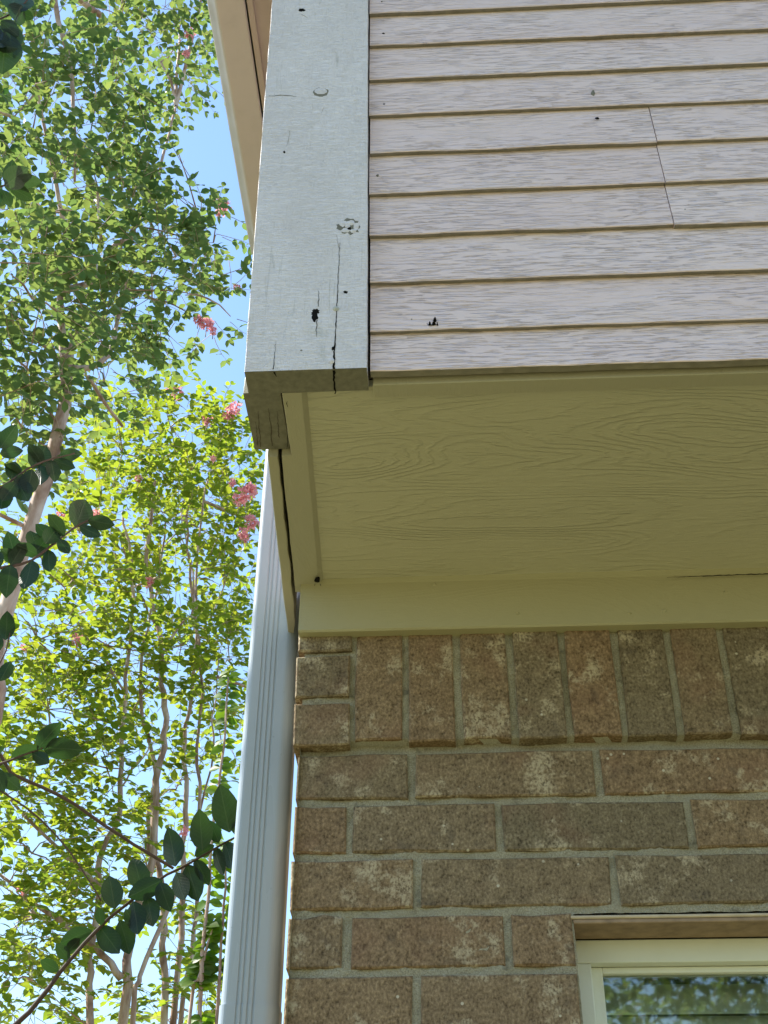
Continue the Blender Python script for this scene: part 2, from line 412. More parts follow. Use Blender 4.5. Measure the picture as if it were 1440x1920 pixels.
for i in range(len(zz)-1):
    if Z0+zz[i+1]+.01 > ZE: break
    lo = zz[i] + (.0025 if i == 3 else 0)
    le = lambda z, q=rnd.uniform(-.0008, .0008): xe(z)+q
    # the three laps of one panel butt against the next panel
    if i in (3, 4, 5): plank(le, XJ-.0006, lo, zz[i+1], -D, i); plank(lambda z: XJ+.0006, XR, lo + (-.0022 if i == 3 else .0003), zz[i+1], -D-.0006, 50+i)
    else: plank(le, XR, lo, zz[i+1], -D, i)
# side wall siding
for i in range(len(zz)-1):
    if Z0+zz[i+1]+.01 > ZE: break
    mb = MB(); z0, z1 = zz[i], zz[i+1]
    z0 = max(z0, .3305); sec = [(-.0195, z0), (-.0205, z0+.003), (-.0115, z1+.004), (-.0055, z1+.004), (-.0055, z0)]
    def sx(y): return 0. if i else 0.
    mb.sweep([[(a, y, Z0+z) for a, z in sec] for y in (-.3075, YB)]); o = mb.obj('plank', SIDING, siding)
    bm = bmesh.new(); bm.from_mesh(o.data); bmesh.ops.recalc_face_normals(bm, faces=bm.faces[:]); bm.to_mesh(o.data); bm.free()

# --- corner board (front) and its return round the corner
def board(name, plan_at, z0, z1, mat, parent, step=.03, jit=.0005, seed=1, bev=.0007):
    """vertical board: plan_at(z) gives a rectangle x0,x1,y0,y1"""
    r = random.Random(seed); n = max(2, int((z1-z0)/step)); rings = []; mb = MB()
    for i in range(n+1):
        z = z0+(z1-z0)*i/n; x0, x1, y0, y1 = plan_at(z); j = lambda: r.uniform(-jit, jit)
        b = bev
        zz_ = z if 0 < i < n else z
        rings.append([(x0+b+j(), y0+j()*.3, Z0+zz_), (x1-b+j(), y0+j()*.3, Z0+zz_), (x1+j(), y0+b, Z0+zz_), (x1, y1-b, Z0+zz_), (x1-b, y1, Z0+zz_), (x0+b, y1, Z0+zz_), (x0, y1-b, Z0+zz_), (x0+j(), y0+b+j(), Z0+zz_)])
    mb.sweep(rings); o = mb.obj(name, mat, parent)
    bm = bmesh.new(); bm.from_mesh(o.data); bmesh.ops.recalc_face_normals(bm, faces=bm.faces[:]); bm.to_mesh(o.data); bm.free(); return o
YC = -.4636
corner = board('corner_board', lambda z: (-.0316-.0180*(z-.2914), .1222-.0112*(z-.2914), YC, -.4225), .2914, 2.6, CORNER, house, jit=.0004)
corner.data.materials.append(RAWWOOD)
for p in corner.data.polygons:
    if p.normal.z < -.8: p.material_index = 1
corner['label'] = 'weathered bluish white wooden corner board with cracks, knots and nail holes'
ret = board('return_board', lambda z: (-.0390-.006*(z-.29), .0082-.006*(z-.29), -.4200, -.3085), .2955, 2.6, TRIM, house, seed=3)
ret.data.materials.append(RAWWOOD)
for p in ret.data.polygons:
    if p.normal.z < -.8: p.material_index = 1
ret['label'] = 'dark weathered end of the side corner board'
# --- side skirt, batten, soffit, frieze
def prism(name, plan, z0, z1, mat, parent, bev=.0012):
    mb = MB(); mb.prism(plan, Z0+z0, Z0+z1); o = mb.obj(name, mat, parent); bevel(o, bev); return o
mb = MB(); zf, zr = .2985, .2680
mb.add([(.018, -.4215, Z0+zf), (XR, -.4215, Z0+zf), (XR, .02, Z0+zr), (-.004, .02, Z0+zr), (.018, -.4215, Z0+.310), (XR, -.4215, Z0+.310), (XR, .02, Z0+.310), (-.004, .02, Z0+.310)],
       [(0,3,2,1),(4,5,6,7),(0,1,5,4),(1,2,6,5),(2,3,7,6),(3,0,4,7)])
soffit = mb.obj('soffit', SOFFIT, house); soffit['label'] = 'olive tinted rough sawn soffit panel under the overhang'
def soff_z(y): return zf + (zr-zf)*(y+.4215)/.4415
# starter strip behind the lowest siding board
mb = MB(); mb.box(.128, XR, -.4345, -.4105, Z0+.2890, Z0+.3085); o = mb.obj('starter_strip', TRIM, house); bevel(o, .001)
# narrow batten closing the soffit at the side
def strip(name, a, b, zdrop, mat, parent, n=14, seed=4, jit=.0006):
    """batten on the soffit between plan lines a[(x,y)..] and b"""
    r = random.Random(seed); mb = MB(); rings = []; YS = [-.4218, -.38, -.34, -.3078, -.3074] + [-.3074+(.2954)*k/(n-4) for k in range(1, n-3)]
    for i in range(n+1):
        y = YS[i]; xb = b[0][0]+(b[1][0]-b[0][0])*(y+.4218)/.41
        xa = .0112-.002*(y+.42) if y < -.3076 else -.0028-.0405*(y+.30)
        z = soff_z(y); xa += r.uniform(-jit, jit); xb += r.uniform(-jit*.4, jit*.4)
        rings.append([(xa, y, Z0+z-zdrop+.0006), (xa+.0006, y, Z0+z-zdrop), (xb-.004, y, Z0+z-zdrop), (xb-.001, y, Z0+z-zdrop*.55), (xb+.0025, y, Z0+z-.0004), (xb+.0025, y, Z0+z+.02), (xa, y, Z0+z+.02)])
    mb.sweep(rings); o = mb.obj(name, mat, parent)
    bm = bmesh.new(); bm.from_mesh(o.data); bmesh.ops.recalc_face_normals(bm, faces=bm.faces[:]); bm.to_mesh(o.data); bm.free(); return o
bat = strip('batten', ((.0118, -.4218), (-.0142, -.012)), ((.0402, -.4218), (.0262, -.012)), .007, TRIM, soffit)
# weathered skirt along the side, parted from the batten by an open split
mb = MB(); rings = []; r = random.Random(21)
for i in range(19):
    y = -.3081 + .448*i/18; z = soff_z(min(y, .02)) - .0085; xr = -.0062-.040*(y+.3081) - .0006 + r.uniform(-.0012, .0010); xl = -.0212-.0405*(y+.3081) + r.uniform(-.0004, .0004)
    if y > .03: xr = min(xr, xl + .016*(.14-y)/.11 + .003)
    rings.append([(xl, y, Z0+z+.001), (xl+.001, y, Z0+z), (xr-.001, y, Z0+z), (xr, y, Z0+z+.001), (xr, y, Z0+.330), (xl, y, Z0+.330)])
mb.sweep(rings); sk = mb.obj('side_skirt', TRIM, house)
bm = bmesh.new(); bm.from_mesh(sk.data); bmesh.ops.recalc_face_normals(bm, faces=bm.faces[:]); bm.to_mesh(sk.data); bm.free()
# frieze board against the brick
mb = MB(); rings = []
fx0 = -.0045; nseg = 60; r = random.Random(12)
for i in range(nseg+1):
    x = fx0+(XR-fx0)*i/nseg; j = r.uniform(-.0005, .0005); zt_ = soff_z(-.03)+.004
    rings.append([(x, -.0300+j, Z0+.1835+j), (x, -.0275, Z0+.1808), (x, .0, Z0+.1808), (x, .0, Z0+zt_), (x, -.0352+j, Z0+zt_), (x, -.0322+j, Z0+zt_-.0065), (x, -.0302+j, Z0+zt_-.012)])
mb.sweep(rings); frieze = mb.obj('frieze_board', FRIEZE, house)
bm = bmesh.new(); bm.from_mesh(frieze.data); bmesh.ops.recalc_face_normals(bm, faces=bm.faces[:]); bm.to_mesh(frieze.data); bm.free()
frieze['label'] = 'olive grey painted frieze board between soffit and soldier bricks'

# --- wear on the boards: cracks, knots, nail heads, holes
def ribbon(name, pts, widths, proj, nrm, mat, parent, seed=0, jag=.0007):
    """thin jagged split lying on a board face"""
    r = random.Random(seed); P = []
    for i in range(len(pts)-1):
        a, b = Vector(proj(*pts[i])), Vector(proj(*pts[i+1])); m = max(2, int((b-a).length/.004))
        for k in range(m): P.append((a.lerp(b, k/m), widths[i]+(widths[i+1]-widths[i])*k/m))
    P.append((Vector(proj(*pts[-1])), widths[-1]))
    up = Vector(nrm); mb = MB(); L_, R2 = [], []
    for i, (p, wd) in enumerate(P):
        d = (P[min(i+1, len(P)-1)][0]-P[max(i-1, 0)][0]).normalized(); s = d.cross(up).normalized()
        p = p + s*r.uniform(-jag, jag) + up*.00045
        L_.append(p - s*wd*.5*r.uniform(.5, 1.3)); R2.append(p + s*wd*.5*r.uniform(.5, 1.3))
    n = len(P); mb.add(L_+R2, [(i, i+1, n+i+1, n+i) for i in range(n-1)])
    return mb.obj(name, mat, parent)
pc = lambda x, y: on_y(x, y, YC)
fr = (0, -1, 0)
ribbon('crack', [(637, 455), (634, 520), (632, 575), (629, 620), (627, 655), (626, 692)], [.0004, .0008, .0012, .0013, .0022, .0030], pc, fr, DARK, corner, 1, .0005)
ribbon('crack', [(597, 545), (598, 562), (596, 575)], [.0003, .0009, .0012], pc, fr, DARK, corner, 2)
ribbon('crack', [(594, 600), (593, 615), (593, 632)], [.0012, .0008, .0003], pc, fr, DARK, corner, 3)
ribbon('crack', [(517, 640), (515, 670), (513, 693)], [.0003, .0006, .0012], pc, fr, DARK, corner, 4)
ribbon('crack', [(544, 245), (541, 262), (537, 275)], [.0003, .0006, .0003], pc, fr, RAWWOOD, corner, 5)
ribbon('crack', [(565, 27), (572, 31), (578, 34)], [.0005, .0008, .0003], pc, fr, RAWWOOD, corner, 6)
ribbon('crack', [(630, 440), (636, 470), (637, 500)], [.0003, .0006, .0003], pc, fr, RAWWOOD, corner, 7)
ribbon('crack', [(504, 180), (530, 179), (556, 181)], [.0010, .0022, .0006], pc, fr, RAWWOOD, corner, 8)
ribbon('crack', [(608, 200), (606, 206), (603, 212)], [.0003, .0006, .0003], pc, fr, RAWWOOD, corner, 9)
pu = lambda x, y: on_z(x, y, Z0+.2914)
ribbon('crack', [(626, 694), (627, 712), (629, 738)], [.0034, .0026, .0022], pu, (0, 0, -1), DARK, corner, 10)
ribbon('crack', [(514, 697), (518, 706)], [.0024, .0006], pu, (0, 0, -1), DARK, corner, 11)
def blob(name, cx, cy, rx, ry, proj, nrm, mat, parent, seed=0, h=.0006, jag=.25, n=18, dome=False):
    r = random.Random(seed); up = Vector(nrm); V = []; m = n
    ce = Vector(proj(cx, cy)) + up*h*(2.2 if dome else 1)
    for k in range(m):
        t = 2*math.pi*k/m; q = 1+r.uniform(-jag, jag)
        V.append(Vector(proj(cx+rx*math.cos(t)*q, cy+ry*math.sin(t)*q)) + up*h*.3)
    inner = [ce+(v-ce)*.6+up*h*.4*(1 if dome else 0) for v in V]
    base = [v - up*.001 for v in V]
    mb = MB(); mb.add(base+V+inner+[ce], [(k, (k+1) % m, m+(k+1) % m, m+k) for k in range(m)]+[(m+k, m+(k+1) % m, 2*m+(k+1) % m, 2*m+k) for k in range(m)]+[(2*m+k, 2*m+(k+1) % m, 3*m) for k in range(m)])
    return mb.obj(name, mat, parent)
blob('hole', 592, 584, 6.5, 5, pc, fr, DARK, corner, 1); blob('hole', 590, 595, 5.5, 8, pc, fr, DARK, corner, 2)
blob('hole', 588, 588, 4, 4, pc, fr, DARK, corner, 22)
blob('hole', 648, 548, 4, 2.6, pc, fr, DARK, corner, 3); blob('hole', 625, 653, 3.2, 4, pc, fr, DARK, corner, 4)
blob('hole', 533, 285, 2, 2.2, pc, fr, DARK, corner, 5); blob('hole', 566, 19, 6, 3, pc, fr, DARK, corner, 6); blob('hole', 565, 657, 2.2, 1.3, pc, fr, RAWWOOD, corner, 61)
# lifted paint round a plugged nail, a sunk knot and proud nail heads
blob('knot', 601, 173, 15, 8.6, pc, fr, RAWWOOD, corner, 7, .0005, .10); blob('paint_plug', 601.5, 171, 12, 6, pc, fr, CORNER, corner, 8, .0013, .06)
blob('knot', 654, 425, 22, 14, pc, fr, RAWWOOD, corner, 9, .0004, .22, 26)
for k, (a, b, c_, d_) in enumerate([(643, 420, 8, 6), (658, 418, 9, 5), (668, 425, 6, 7), (648, 432, 8, 4.5), (662, 433, 6, 3.5), (652, 424, 5, 4)]):
    blob('knot_scale', a, b, c_*.95, d_*.95, pc, fr, CORNER, corner, 30+k, .0011, .2, 12)
blob('knot_heart', 655, 429, 3.2, 3, pc, fr, DARK, corner, 40, .002, .3, 9)
blob('nail_head', 630, 579, 6.5, 4.5, pc, fr, NAIL, corner, 10, .0014, .05, dome=True)
blob('nail_head', 622, 677, 5, 5.5, pc, fr, CORNER, corner, 11, .0012, .05, dome=True)
blob('knot', 487, 440+183, 5, 5, pc, fr, CORNER, corner, 12, .001, .2)
blob('knot', 664, 183, 6, 6, pc, fr, CORNER, corner, 13, .001, .3)
ps = lambda x, y: on_y(x, y, -D-.0064)
for k, (a, b, c_, d_, mt) in enumerate([(716, 4, 2.6, 1.8, DARK), (719, 63, 4.5, 2, DARK), (720, 196, 4, 2.4, DARK), (708, 329, 4, 3, RAWWOOD), (1120, 222, 6, 2.6, DARK), (1112, 175, 7, 8, RAWWOOD), (772, 600, 4, 3, RAWWOOD), (1243, 408, 3, 3, RAWWOOD), (1284, 394, 4, 5, RAWWOOD), (863, 604, 8, 2.5, RAWWOOD)]):
    o = blob('nail_hole', a, b, c_*.6, d_*.6, ps, fr, mt, siding, 60+k, .002, .3, 10)
# a dried insect nest clinging to the siding
nest = empty('insect_nest', ps(815, 607), 'small dark insect remains stuck on the siding near its lower edge', 'insect')
for a, b, c_, d_ in [(816, 603, 3.6, 3.6), (813, 611, 4.5, 2), (806, 611, 2.5, 1.3), (820, 612, 2, 1.4)]:
    blob('body', a, b, c_, d_, ps, fr, DARK, nest, int(a), .004, .3, 10, dome=True)
ribbon('leg', [(800, 607), (806, 612), (812, 610)], [.0008, .001, .0008], lambda x, y: on_y(x, y, -D-.0090), fr, DARK, nest, 3)
# soffit marks
pu2 = lambda x, y: on_z(x, y, Z0+.2903)
ribbon('crack', [(538, 752), (541, 790), (538, 842)], [.0006, .0016, .0005], pu2, (0, 0, -1), DARK, bat, 71); ribbon('crack', [(552, 760), (550, 800)], [.0003, .0007], pu2, (0, 0, -1), RAWWOOD, bat, 72)
pu3 = lambda x, y: on_z(x, y, Z0+.2955)
for k, q in enumerate([[(484, 770), (486, 800), (489, 838)], [(503, 765), (508, 800), (510, 836)], [(480, 790), (483, 835)], [(520, 770), (523, 820)]]):
    ribbon('crack', q, [.0005] + [.0012]*(len(q)-1), pu3, (0, 0, -1), SHEATH, ret, 75+k, .0006)
pso = lambda x, y: on_z(x, y, Z0+.2618)
blob('nail_hole', 595, 1087, 5.5, 5, pso, (0, 0, -1), DARK, bat, 90, .0012, .2)
ribbon('crack', [(590, 1094), (589, 1104)], [.0012, .0004], pso, (0, 0, -1), RAWWOOD, bat, 91); ribbon('crack', [(600, 1094), (603, 1103)], [.0012, .0004], pso, (0, 0, -1), RAWWOOD, bat, 92)
pff = lambda x, y: on_y(x, y, -.0318)
ribbon('crack', [(1250, 1083), (1330, 1080), (1445, 1076)], [.0005, .0016, .0020], lambda x, y: on_y(x, y, -.0352), fr, DARK, frieze, 93, .0003)
for k, (a, b, c_) in enumerate([(815, 1096, 4), (1245, 1145, 5), (1360, 1110, 4), (970, 1150, 3), (1180, 1150, 3)]):
    blob('paint_bump', a, b, c_, c_*.7, lambda x, y: on_y(x, y, -.0302), fr, FRIEZE, frieze, 100+k, .0012, .3, 10, dome=True)

# --- window
win = MB(); yf = .062
fz1 = WZ1 - .012
frame = MB()
frame.box(WX0+.001, WX1-.001, yf, .125, Z0+fz1-.030, Z0+fz1)
frame.box(WX0+.001, WX0+.026, yf+.0005, .125, Z0+WZ0, Z0+fz1-.0302); frame.box(WX1-.026, WX1-.001, yf+.0005, .125, Z0+WZ0, Z0+fz1-.0302)
frame.box(WX0+.026, WX1-.026, yf, .125, Z0+WZ0, Z0+WZ0+.035)
window = frame.obj('window', VINYL, house); bevel(window, .0015, 2)
window['label'] = 'cream vinyl window set in the brick with slatted blinds behind glass'
sash = MB(); sx0, sx1, sz1 = WX0+.0265, WX1-.0265, fz1-.0305; szm = -.92
for (za, zb2, yy) in ((szm, sz1, yf+.016), (WZ0+.036, szm, yf+.034)):
    sash.box(sx0, sx0+.015, yy, yy+.018, Z0+za, Z0+zb2); sash.box(sx1-.015, sx1, yy, yy+.018, Z0+za, Z0+zb2)
    sash.box(sx0+.0152, sx1-.0152, yy+.0002, yy+.018, Z0+zb2-.008, Z0+zb2); sash.box(sx0+.0152, sx1-.0152, yy+.0002, yy+.018, Z0+za, Z0+za+.022)
o = sash.obj('sash', VINYL, window); bevel(o, .001)
def m_glass():
    n = NT('window_glass'); v = n.coord()
    gl = n.node('ShaderNodeBsdfGlossy', None, Color=(.92, .95, .93), Roughness=.02)
    wav = n.bump(n.noise(v, 2.2, 2.), .05, .02); n.t.links.new(wav, gl.inputs['Normal'])
    tr = n.node('ShaderNodeBsdfTransparent', None, Color=(.93, .97, .93))
    fr_ = n.node('ShaderNodeFresnel', None, IOR=1.55); 
    f = n.math('MULTIPLY_ADD', fr_.outputs[0], 1.5, .10)
    mx = n.node('ShaderNodeMixShader', None, i0=f, i1=tr.outputs[0], i2=gl.outputs[0])
    n.t.links.new(mx.outputs[0], n.out.inputs[0]); n.t.nodes.remove(n.b); return n.m
GLASS = m_glass()
for (za, zb2, yy) in ((szm+.022, sz1-.008, yf+.025), (WZ0+.058, szm-.008, yf+.043)):
    mb = MB(); mb.box(sx0+.0155, sx1-.0155, yy, yy+.004, Z0+za, Z0+zb2); mb.obj('pane', GLASS, window)
zc = fz1-.05; k = 0
while zc > WZ0+.06:
    mb = MB(); a = R_(-62); hw = .0245; c, s = math.cos(a)*hw, math.sin(a)*hw
    mb.add([(sx0+.005, .155-c, Z0+zc+s), (sx1-.005, .155-c, Z0+zc+s), (sx1-.005, .155+c, Z0+zc-s), (sx0+.005, .155+c, Z0+zc-s),
            (sx0+.005, .155-c, Z0+zc+s+.0025), (sx1-.005, .155-c, Z0+zc+s+.0025), (sx1-.005, .155+c, Z0+zc-s+.0025), (sx0+.005, .155+c, Z0+zc-s+.0025)],
           [(0,3,2,1),(4,5,6,7),(0,1,5,4),(1,2,6,5),(2,3,7,6),(3,0,4,7)])
    mb.obj('blind_slat', BLIND, window); zc -= .042; k += 1
mb = MB(); mb.box(WX0-.02, WX1+.02, .40, .42, Z0+WZ0-.05, Z0+fz1+.1); mb.box(WX0-.03, WX0-.02, .10, .42, Z0+WZ0-.05, Z0+fz1+.1); mb.box(WX1+.02, WX1+.03, .10, .42, Z0+WZ0-.05, Z0+fz1+.1)
mb.box(WX0-.02, WX1+.02, .126, .40, Z0+fz1+.06, Z0+fz1+.09); mb.obj('room_wall', SHEATH, window)
mb = MB(); mb.box(WX0-.03, WX1+.03, .0012, .0745, Z0+WZ1-.0055, Z0+WZ1-.0012); o = mb.obj('lintel', LINT, window); bevel(o, .0012)
mb = MB(); mb.box(WX0+.002, WX1-.002, .003, .0615, Z0+WZ1-.0112, Z0+WZ1-.0058); o = mb.obj('lintel_plate', RUST, window); bevel(o, .001)
mb = MB(); mb.box(WX0-.0, WX1+.0, -.02, .10, Z0+WZ0-.04, Z0+WZ0-.001); o = mb.obj('sill', BRICKF, window); bevel(o, .003)

# --- eave, gutter and roof above
mb = MB(); ZG = ZE                              # gutter underside
gx1 = -.3185                                     # back of gutter
# soffit boards of the eave
eave = mb
eave.box(-.312, -.16, -.98, 1.62, ZE+.010, ZE+.028); eave.box(-.157, -.0, -.98, 1.62, ZE+.006, ZE+.028); eave.box(.0, XR+.3, -.98, -.40, ZE+.008, ZE+.028)
roof = MB()
roof.add([(-.36, -1.0, ZE+.15), (-.36, 1.66, ZE+.15), (1.6, 1.66, ZE+1.25), (1.6, -1.0, ZE+1.25), (XR+.4, -1.0, ZE+.15), (XR+.4, 1.66, ZE+.15)], [(0,1,2,3), (3,2,5,4)])
roof.add([(-.36, -1.0, ZE+.135), (-.36, 1.66, ZE+.135), (1.6, 1.66, ZE+1.235), (1.6, -1.0, ZE+1.235), (XR+.4, -1.0, ZE+.135), (XR+.4, 1.66, ZE+.135)], [(3,2,1,0), (4,5,2,3)])
roof.add([(-.3, -.98, ZE+.03), (XR+.3, -.98, ZE+.03), (1.6, -.98, ZE+1.23)], [(0,1,2)]); roof.add([(-.3, 1.62, ZE+.03), (XR+.3, 1.62, ZE+.03), (1.6, 1.62, ZE+1.23)], [(2,1,0)])
rf = roof.obj('roof', SHINGLE, house)
EAVE = plain('eave_paint', (.36, .29, .24), .7, .2, var=.08, scale=12.)
eo = eave.obj('eave_soffit', EAVE, rf); bevel(eo, .002)
mb = MB(); mb.box(-.3125, -.294, -.985, 1.63, ZE-.004, ZE+.13); fo = mb.obj('fascia', EAVE, rf); bevel(fo, .002)
# K-style gutter profile (x, z) swept along y
pro = [(gx1, ZG+.125), (gx1, ZG+.004), (gx1-.004, ZG), (gx1-.082, ZG), (gx1-.088, ZG+.004), (gx1-.091, ZG+.035), (gx1-.105, ZG+.052), (gx1-.121, ZG+.070), (gx1-.126, ZG+.095), (gx1-.127, ZG+.115), (gx1-.132, ZG+.120), (gx1-.132, ZG+.127), (gx1-.120, ZG+.127)]
mb = MB(); ys = list(np.linspace(-1.02, 1.40, 12)); rings = []
for y in ys: rings.append([(a, y, b) for a, b in pro] + [(a+.0015 if a < -.4 else a, y, b+.0015) for a, b in reversed(pro)])
mb.sweep(rings, True); gut = mb.obj('gutter', GUT, house); gut['label'] = 'tan eave gutter seen from below at the upper left'
bm = bmesh.new(); bm.from_mesh(gut.data); bmesh.ops.recalc_face_normals(bm, faces=bm.faces[:]); bm.to_mesh(gut.data); bm.free()
mb = MB(); mb.sweep([[(a, y, b) for a, b in pro[:-1]] for y in (1.3985, 1.405)]); o = mb.obj('end_cap', GUT, gut)
bm = bmesh.new(); bm.from_mesh(o.data); bmesh.ops.recalc_face_normals(bm, faces=bm.faces[:]); bm.to_mesh(o.data); bm.free()

# ------------------------------------------------------------------ downspout
ds = empty('downspout', (-.0600, .12, 0), 'ribbed pale blue grey metal downspout standing beside the brick corner', 'downspout')
def ds_section(grow=0.):
    W, Dp, rr = .0762/2+grow, .052/2+grow, .0105; out = []
    # front face (towards -y) with three pairs of pressed ribs
    ribs = [-.020, -.0135, -.0065, .0005, .0070, .0135]
    def arc(cx, cy, a0, a1, n=6): return [(cx+rr*math.cos(a0+(a1-a0)*k/n), cy+rr*math.sin(a0+(a1-a0)*k/n)) for k in range(n+1)]
    out += arc(-W+rr, -Dp+rr, math.pi, 1.5*math.pi)
    for c in (-.0150, -.0085, -.0005, .0065):
        out += [(c-.0018, -Dp), (c-.0009, -Dp+.0016), (c+.0006, -Dp+.0016), (c+.0016, -Dp)]
    rr = .0185; out += arc(W-rr, -Dp+rr, 1.5*math.pi, 2*math.pi, 10); rr = .0105; out += arc(W-rr, Dp-rr, 0, .5*math.pi); out += arc(-W+rr, Dp-rr, .5*math.pi, math.pi)
    return out
sec = ds_section()
mb = MB(); lean = 0.
zt = ZE - .20
zlist = list(np.linspace(Z0-.318, zt, 24))
rings = [[(a, b, z) for a, b in sec] for z in zlist]
# elbow towards the gutter
for t, dx, dz in ((1, -.02, .045), (2, -.11, .085), (3, -.235, .125), (4, -.295, .16), (5, -.300, .215)):
    rings.append([(a+dx, b, zt+dz) for a, b in sec])
mb.sweep(rings); o = mb.obj('upper_pipe', DSP, None, False); o.parent = ds
sec2 = ds_section(.0014)
mb = MB(); mb.sweep([[(a, b, z) for a, b in sec2] for z in np.linspace(.12, Z0-.314, 10)]); o = mb.obj('lower_pipe', DSP); o.parent = ds
for z in (Z0-.95, Z0+1.0):
    mb = MB(); mb.prism([(-.0385, -.0290), (.0600, -.0290), (.0600, .029), (.0590, .029), (.0590, -.0280), (-.0385, -.0280)], z, z+.03)
    o = mb.obj('strap', DSP); o.parent = ds
for c in ds.children:
    bm = bmesh.new(); bm.from_mesh(c.data); bmesh.ops.recalc_face_normals(bm, faces=bm.faces[:]); bm.to_mesh(c.data); bm.free()

# ------------------------------------------------------------------ trees
def quad_leaves(name, pos, dirs, nrm, size, width, mat, parent, fold=.22, curl=.12):
    """one mesh of many folded pointed leaves"""
    pos, dirs, nrm = np.asarray(pos), np.asarray(dirs), np.asarray(nrm); n = len(pos)
    dirs = dirs/np.linalg.norm(dirs, axis=1, keepdims=True)
    side = np.cross(dirs, nrm); side /= np.linalg.norm(side, axis=1, keepdims=True)+1e-9
    up = np.cross(side, dirs); s = np.asarray(size)[:, None]; wd = np.asarray(width)[:, None]
    def P(t, a, h): return pos + dirs*s*t + side*wd*a + up*s*h
    V = np.stack([P(0, 0, 0), P(.28, .85, fold*.35), P(.62, .92, fold*.35-curl*.3), P(1, 0, -curl), P(.62, -.92, fold*.35-curl*.3), P(.28, -.85, fold*.35), P(.5, 0, 0)], 1).reshape(-1, 3)
    tri = np.array([[0,1,2,6],[6,2,3,3],[0,6,4,5],[6,3,4,4]])
    faces = []
    base = (np.arange(n)*7)[:, None]
    quads = np.concatenate([base+np.array([0,6,2,1]), base+np.array([0,5,4,6])]); tris = np.concatenate([base+np.array([6,3,2]), base+np.array([6,4,3])])
    me = bpy.data.meshes.new(name); nv = len(V); me.vertices.add(nv); me.vertices.foreach_set('co', V.ravel())
    nl = quads.size+tris.size; me.loops.add(nl); me.loops.foreach_set('vertex_index', np.concatenate([quads.ravel(), tris.ravel()]))
    npoly = len(quads)+len(tris); me.polygons.add(npoly)
    ls = np.concatenate([np.arange(len(quads))*4, quads.size+np.arange(len(tris))*3]); me.polygons.foreach_set('loop_start', ls)
    me.update(calc_edges=True); me.validate(); me.materials.append(mat)
    o = bpy.data.objects.new(name, me); COL.objects.link(o)
    if parent: adopt(o, parent)
    return o

